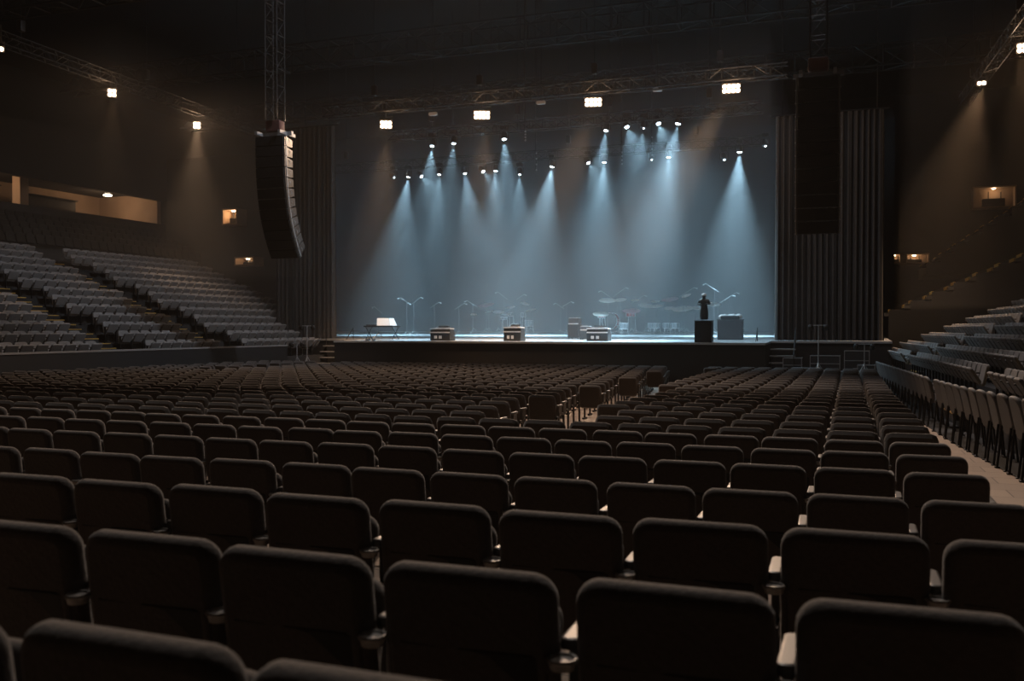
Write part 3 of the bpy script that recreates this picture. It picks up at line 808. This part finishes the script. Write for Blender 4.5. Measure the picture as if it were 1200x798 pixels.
def cymbal_stand(px, pyb, h, r, label, m=None, tiltd=6, two=False):
    r *= 1.2
    t = thing('cymbal_stand', label, 'cymbal', put(px, pyb), R(random.uniform(-20, 20)), group='cymbals on stands')
    for k in range(3):
        a = k*2.094; MB().tube([(0,0,.35),(.32*math.cos(a),.32*math.sin(a),.02)], .012, 5).build('leg', M_STEEL, t)
    MB().tube([(0,0,.15),(0,0,h+.05)], .014, 6).build('pole', M_POLE, t)
    prof = [(.004,.035),(.03,.032),(.05,.012),(r*.6,.002),(r,-.022),(r,-.026),(r*.6,-.003),(.05,.006),(.004,.028)]
    T = Matrix.Translation((0,0,h)) @ Matrix.Rotation(R(tiltd), 4, 'Y') @ Matrix.Rotation(R(17), 4, 'X')
    c = MB().lathe(prof, 24, T)
    c.build('cymbal', m or M_BRASS, t)
    if two: MB().lathe([(a, -b-.03) for a, b in prof[::-1]], 24, T).build('lower_cymbal', m or M_BRASS, t)
    return t
def drum(px, pyb, r, h, z0, label, shell=None, rx=0, kind='drum', legs=True):
    p = put(px, pyb); t = thing(kind, label, 'drum', p, R(random.uniform(-15, 15)))
    T = Matrix.Translation((0,0,z0)) @ Matrix.Rotation(rx, 4, 'X')
    MB().lathe([(r,0),(r,h)], 24, T).build('shell', shell or M_SHELL, t)
    MB().lathe([(r*.99,h),(r*.97,h+.012),(.002,h+.014)], 24, T).lathe([(.002,-.014),(r*.97,-.012),(r*.99,0)], 24, T).build('drum_head', M_SKIN if rx == 0 else M_GRILLE, t)
    MB().torus((0,0,h), r+.012, .016, 24, 6, T).build('hoop', M_CHROME, t); MB().torus((0,0,0), r+.012, .016, 24, 6, T).build('hoop', M_CHROME, t)
    g = MB()
    for k in range(8):
        a = k*math.pi/4+.2; g = MB().tube([T @ Vector(((r+.015)*math.cos(a),(r+.015)*math.sin(a),.02)), T @ Vector(((r+.015)*math.cos(a),(r+.015)*math.sin(a),h-.02))], .008, 4); g.build('tension_rod', M_CHROME, t)
    if legs:
        for k in range(3):
            a = k*2.094+.5
            if rx == 0: MB().tube([(r*.9*math.cos(a), r*.9*math.sin(a), z0+.05), (r*1.25*math.cos(a), r*1.25*math.sin(a), .01)], .012, 5).build('leg', M_CHROME, t)
        if rx:
            for s in (-1, 1): MB().tube([(s*r*.8, -.1, z0-r*.5), (s*(r+.12), -.2, .01)], .014, 5).build('leg', M_CHROME, t)
    return t
# blue-lit kit (around x=605)
KL = 'of the blue-lit kit behind the lone monitor'
drum(605, 391.5, .30, .40, .31, 'upright bass drum ' + KL, rx=R(90), kind='bass_drum')
drum(590, 391, .20, .16, .85, 'snare drum ' + KL, kind='snare_drum'); drum(619, 391, .24, .36, .45, 'floor tom ' + KL, kind='floor_tom')
drum(598, 390.5, .16, .22, 1.05, 'left rack tom ' + KL, kind='rack_tom'); drum(612, 390.5, .17, .24, 1.02, 'right rack tom ' + KL, kind='rack_tom')
for px, h, r, td, lb in ((583,1.35,.30,5,'widest low cymbal'),(597,1.62,.26,-10,'middle cymbal'),(614,1.85,.25,14,'high tilted cymbal'),(621,1.45,.28,-6,'right cymbal'),(592,1.2,.22,0,'small low cymbal')):
    cymbal_stand(px, 391, h, r, lb + ' ' + KL, tiltd=td, m=M_CHROME if px < 600 else None)
M_PINK = mat('pink_tinted_bronze', (.75,.35,.42), .35, metal=.5)  # pink is put into the material colour itself
cymbal_stand(569, 391, 1.78, .42, 'pink-coloured wide cymbal left of the blue-lit kit', m=M_PINK, tiltd=-2)
cymbal_stand(572, 390.5, 1.38, .22, 'small bright cymbal under the pink-coloured one', tiltd=0)
cymbal_stand(554, 391, 1.2, .18, 'small dim cymbal on the left percussion stand', tiltd=0)
# kit with large bass drum
KR = 'of the kit with the large bass drum'
drum(717, 391.5, .46, .42, .75, 'large upright bass drum on the right kit', shell=M_RED, rx=R(90), kind='bass_drum')
drum(738, 391.5, .26, .34, 1.0, 'red drum beside the large bass drum', shell=M_RED, kind='floor_tom')
drum(704, 392, .20, .15, .95, 'red snare drum left of the large bass drum', shell=M_RED, kind='snare_drum')
drum(730, 393, .22, .30, .35, 'low floor tom ' + KR, kind='floor_tom')
for px, h, r, td, lb in ((711,1.95,.42,0,'wide high cymbal'),(726,1.98,.3,-6,'second high cymbal'),(703,1.18,.38,8,'low tilted cymbal'),(739,1.36,.42,3,'red-tinted cymbal'),(743,1.95,.2,0,'small right cymbal')):
    cymbal_stand(px, 392, h, r, lb + ' ' + KR, tiltd=td, m=M_PINK if 'red-tinted' in lb else None)
# percussion line on the right
for i, (px, h, r, td) in enumerate(((756,1.65,.36,6),(767,1.9,.22,0),(769,1.62,.3,-5),(784,2.0,.42,0),(784,1.5,.28,4),(797,1.45,.45,0),(802,1.5,.42,0),(803,2.2,.24,-20),(815,1.5,.28,2),(835,1.7,.34,0))):
    cymbal_stand(px, 391.5, h, r, 'cymbal in the right percussion line, %s from its left end' % ORD[i], tiltd=td, m=M_PINK if i == 3 else None)
for i, (px, r) in enumerate(((768,.22),(780,.2),(790,.24),(762,.18))):
    drum(px, 392, r, .28, .35, 'low drum under the right cymbals, %s of four in line' % ['second','third','fourth','first'][i], kind='conga_drum')

# drum riser strips
for i, (x0, x1) in enumerate(((545, 598), (742, 815))):
    u0, v, z = on_stage(x0, 391.2); u1 = UV(x1, v)
    t = thing('drum_riser', ['low light-edged riser under the left percussion', 'low light-edged riser under the right percussion line'][i], 'riser', (0,0,0))
    MB().box(((u0+u1)/2, v+1.7, z+.035), (u1-u0, 2.4, .05)).build('riser_deck', M_DECK, t)
    MB().box(((u0+u1)/2, v+.48, z+.03), (u1-u0, .03, .07)).build('edge_strip', M_WHITE, t)

def amp(px, pyb, W, H, label, topl=True):
    t = thing('amplifier_stack', label, 'amplifier', put(px, pyb), R(random.uniform(-8, 8)))
    MB().rslab((0,0,H*.36), (W,.5,H*.62), .03, .02, 2).build('speaker_cabinet', M_WEDGE, t)
    MB().rslab((0,-.255,H*.36), (W*.86,.02,H*.5), .02, .005, 2).build('grille', M_GRILLE, t)
    MB().rslab((0,0,H*.82), (W*.9,.42,H*.28), .03, .02, 2).build('amplifier_head', M_CASE, t)
    MB().rslab((0,-.22,H*.70), (W*.9,.02,.04), .01, .004, 1).rslab((0,-.05,H*.97), (W*.86,.3,.02), .008, .004, 1).build('light_trim', M_WHITE, t)
    for x in (-W*.4, W*.4):
        for y in (-.2, .2): MB().lathe([(.03,0),(.03,.03)], 8, Matrix.Translation((x, y, 0))).build('caster', M_DARK, t)
amp(673, 397, .55, 1.0, 'tall narrow amplifier stack left of the stage monitors')
amp(686, 398, .5, .62, 'short amplifier between the tall stack and the right monitor')
# plinth with figure
p = put(824, 401)
t = thing('speaker_plinth', 'black upright cabinet under the dark figure at the right of the stage', 'plinth', p)
MB().rslab((0,0,.42), (.66,.6,.82), .02, .012, 2).build('cabinet', M_BLK, t); MB().rslab((0,0,.845), (.7,.64,.03), .015, .005, 2).build('top_edge', M_CASE, t)
for s in (-1, 1): MB().box((s*.3, -.29, .01), (.08,.08,.02)).build('foot', M_DARK, t)
def figure(loc):
    V = [((0,0,.50),.13),((0,0,.66),.12),((0,0,.82),.15),((0,0,.93),.14),((0,-.01,1.03),.055),((0,-.02,1.10),.085),((0,-.03,1.17),.085),
         ((-.15,0,.93),.065),((-.22,-.03,.76),.05),((-.08,-.17,.74),.04),((.15,0,.93),.065),((.22,-.03,.76),.05),((.08,-.18,.78),.04),
         ((-.07,0,.30),.11),((-.06,.01,.04),.10),((.07,0,.30),.11),((.06,.01,.04),.10)]
    E = [(0,1),(1,2),(2,3),(3,4),(4,5),(5,6),(3,7),(7,8),(8,9),(3,10),(10,11),(11,12),(0,13),(13,14),(0,15),(15,16)]
    me = bpy.data.meshes.new('statue'); me.from_pydata([a for a, _ in V], E, []); o = bpy.data.objects.new('statue', me); COL.objects.link(o)
    md = o.modifiers.new('skin', 'SKIN'); 
    if not me.skin_vertices: me.attributes
    for i, (_, r) in enumerate(V):
        me.skin_vertices[0].data[i].radius = (r, r)
    me.skin_vertices[0].data[0].use_root = True
    sb = o.modifiers.new('sub', 'SUBSURF'); sb.levels = 2; sb.render_levels = 2
    me.materials.append(M_STATUE); o.location = loc
    dg = bpy.context.evaluated_depsgraph_get()
    m2 = bpy.data.meshes.new_from_object(o.evaluated_get(dg)); o.modifiers.clear(); o.data = m2
    for pl in m2.polygons: pl.use_smooth = True
    if not m2.materials: m2.materials.append(M_STATUE)
    o.scale = (1.05,1.05,.86); return o
st = figure((p[0], p[1], p[2]+.85))
tag(st, 'dark standing figure like a statue on the black cabinet, arms folded forward', 'statue')
MB().sph((0,-.02,1.2), .095, 12, 8, (1,1,.75)).torus((0,-.02,1.17), .09, .018, 14, 5).build('pale_cap', M_WHITE, st)
p = put(855, 398)
t = thing('covered_case', 'dark equipment case with a light cloth bundle on top, right end of the stage', 'equipment case', p)
MB().rslab((0,0,.42), (1.05,.65,.84), .03, .02, 2).build('case_body', M_CASE, t)
MB().rslab((0,0,.86), (1.1,.7,.04), .015, .01, 2).build('case_lid', M_WEDGE, t)
m = MB(); 
for k in range(7): m.sph((-.36+.12*k, random.uniform(-.1,.1), .98+random.uniform(0,.05)), .15, 10, 6, (1,1,.75))
m.build('cloth_bundle', M_WHITE, t)
MB().rslab((0,-.02,.96), (.8,.45,.16), .05, .03, 3).build('dark_cover', M_WEDGE, t)
for s in (-1,1): MB().tube([(s*.535,-.15,.5),(s*.57,-.15,.5),(s*.57,.15,.5),(s*.535,.15,.5)], .012, 5).build('handle', M_STEEL, t)
for i, px in enumerate((430, 437)):
    t = thing('foot_pedal', 'small foot pedal at the left stage edge, %s one' % ['outer','inner'][i], 'pedal', put(px, 399), R(20*i))
    MB().add([(-.07,-.12,0),(.07,-.12,0),(.07,.12,0),(-.07,.12,0),(-.07,-.12,.03),(.07,-.12,.03),(.07,.12,.09),(-.07,.12,.09)], [(0,3,2,1),(4,5,6,7),(0,1,5,4),(1,2,6,5),(2,3,7,6),(3,0,4,7)]).build('pedal_body', M_WEDGE, t, smooth=False)
    MB().rslab((0,0,.075), (.06,.04,.03), .01, .004, 2).build('switch', M_WHITE, t)

# ------------------------------------------------------------------ steps, cases and tripods beside the stage
FZ = floor_z(36)
def steps(u, v, W, n, label, lx=1):
    t = thing('stage_steps', label, 'steps', (u, v, FZ)); H = (stage_z(SF)-FZ)/(n+1)
    for k in range(n):
        MB().box((0, k*.28+.14, (k+1)*H-.02), (W,.3,.05)).build('tread', M_TREAD, t)
    for s in (-1, 1):
        vs = [(s*W/2-.02, 0, 0), (s*W/2-.02, n*.28+.02, 0), (s*W/2-.02, n*.28+.02, n*H), (s*W/2-.02, .0, H*.8)]
        vs2 = [(x+.04, y, z) for x, y, z in vs]
        MB().add(vs+vs2, [(0,1,2,3),(7,6,5,4),(0,4,5,1),(1,5,6,2),(2,6,7,3),(3,7,4,0)]).build('side_board', M_BLK, t, smooth=False)
    for s in (-1, 1): MB().tube([(s*W/2,.1,H),(s*W/2,.1,H+.85),(s*W/2,n*.28,n*H+.85),(s*W/2,n*.28,n*H)], .018, 6).build('handrail', M_DARK, t)
steps(UV(375, 37.4), 37.7, 1.5, 5, 'steps with light treads at the left end of the stage')
steps(UV(905, 37.4), 37.7, 1.5, 5, 'steps with light treads at the right end of the stage')
def case(u, v, W, D, H, label, z=None, rz=0):
    t = thing('road_case', label, 'flight case', (u, v, FZ if z is None else z), rz, group='black cases beside the stage')
    MB().rslab((0,0,.12+H/2), (W,D,H), .02, .01, 2).build('case_body', M_CASE, t)
    g = MB()
    for zz in (.14, .12+H*.68, .11+H): g.box((0,-D/2-.003,zz), (W*1.005,.02,.03)); g.box((W/2+.003,0,zz), (.02,D,.03))
    for x in (-W/2, W/2): g.box((x,-D/2,.12+H/2), (.03,.03,H))
    g.build('edge_rail', M_STEEL, t, smooth=False)
    MB().tube([(-.12,-D/2,.1+H*.45),(-.12,-D/2-.05,.1+H*.45),(.12,-D/2-.05,.1+H*.45),(.12,-D/2,.1+H*.45)], .012, 5).build('handle', M_STEEL, t)
    for x in (-W*.38, W*.38):
        for y in (-D*.35, D*.35): MB().tube([(x-.02,y,.055),(x+.02,y,.055)], .055, 10).box((x,y,.1), (.05,.06,.05)).build('caster', M_DARK, t)
    return t
for i, (px, v, W, H) in enumerate(((310,37.3,.9,.6),(322,38.2,1.0,1.0),(333,37.0,1.1,.5),(348,38.3,.9,1.1))):
    case(UV(px, v), v, W, .6, H, 'black flight case left of the stage steps, %s from the left' % ORD[i])
for i, (px, v, W, H) in enumerate(((928,38.4,.7,.9),(943,37.4,1.0,.55),(966,38.5,1.1,1.0),(984,37.2,1.3,.45),(1003,38.4,.9,1.2),(1014,37.2,.6,.7))):
    case(UV(px, v), v, W, .6, H, 'black flight case right of the stage steps, %s from the left' % ORD[i])
def tripod(px, v, h, label, rz=0):
    t = thing('tripod_light', label, 'tripod lamp', (UV(px, v), v, FZ), rz, group='unlit tripod lamps beside the stage')
    for k in range(3):
        a = k*2.094+.5; MB().tube([(0,0,.9),(.5*math.cos(a),.5*math.sin(a),.01)], .016, 5).build('leg', M_STEEL, t)
    MB().tube([(0,0,.6),(0,0,h)], .02, 6).build('pole', M_STEEL, t)
    MB().tube([(-.35,0,h),(.35,0,h)], .015, 5).build('crossbar', M_STEEL, t)
    for s in (-1, 1):
        A = Matrix.Translation((s*.28,0,h-.08)) @ Matrix.Rotation(R(60), 4, 'X')
        MB().lathe([(.04,.14),(.09,.08),(.1,-.08),(.085,-.08)], 10, A).build('lamp_can', M_DARK, t)
        MB().lathe([(.08,-.07),(.002,-.06)], 10, A).build('lens', M_STEEL, t)
tripod(359, 36.6, 2.3, 'tall unlit tripod lamp left of the stage', R(10)); tripod(347, 36.4, 1.5, 'short unlit tripod lamp among the left cases')
tripod(958, 36.4, 2.3, 'tall unlit tripod lamp in front of the right curtain', R(-10)); tripod(1012, 36.3, 1.6, 'short unlit tripod lamp near the right stand')
# small things hanging from the trusses: dark line fixtures
for i, (px, py, v) in enumerate(((507,137,36.4),(633,124,36.4),(769,109,36.4))):
    t = thing('truss_fixture', 'small unlit bar fixture hanging high before the stage, %s from the left' % ORD[i], 'stage light', (UV(px,v), v, ZP(px,py,v)+.1))
    MB().rslab((0,0,0), (.36,.14,.14), .03, .01, 2).build('fixture_body', M_STEEL, t); MB().tube([(0,0,.05),(0,0,CEILZ-t.location.z-.0)], .012, 5).build('suspension_cable', M_BLK, t)
for i, (px, py, v, hh) in enumerate(((627,190,47,.9),(727,186,47,.6),(762,172,47,.9),(614,160,40,.4))):
    t = thing('cable_loom', 'short hanging bundle of cables and clips over the stage, %s from the left' % ORD[[1,2,3,0][i]], 'cables', (UV(px,v), v, ZP(px,py,v)))
    MB().tube([(0,0,-hh/2),(.03,0,0),(0,0,hh/2),(0,0,CEILZ-t.location.z)], .03, 6).build('cable_bundle', M_DARK, t)
    g = MB()
    for k in range(4): g.sph((.04,-.03,-hh/2+hh*k/3), .045, 8, 5)
    g.build('clip', M_STEEL, t)
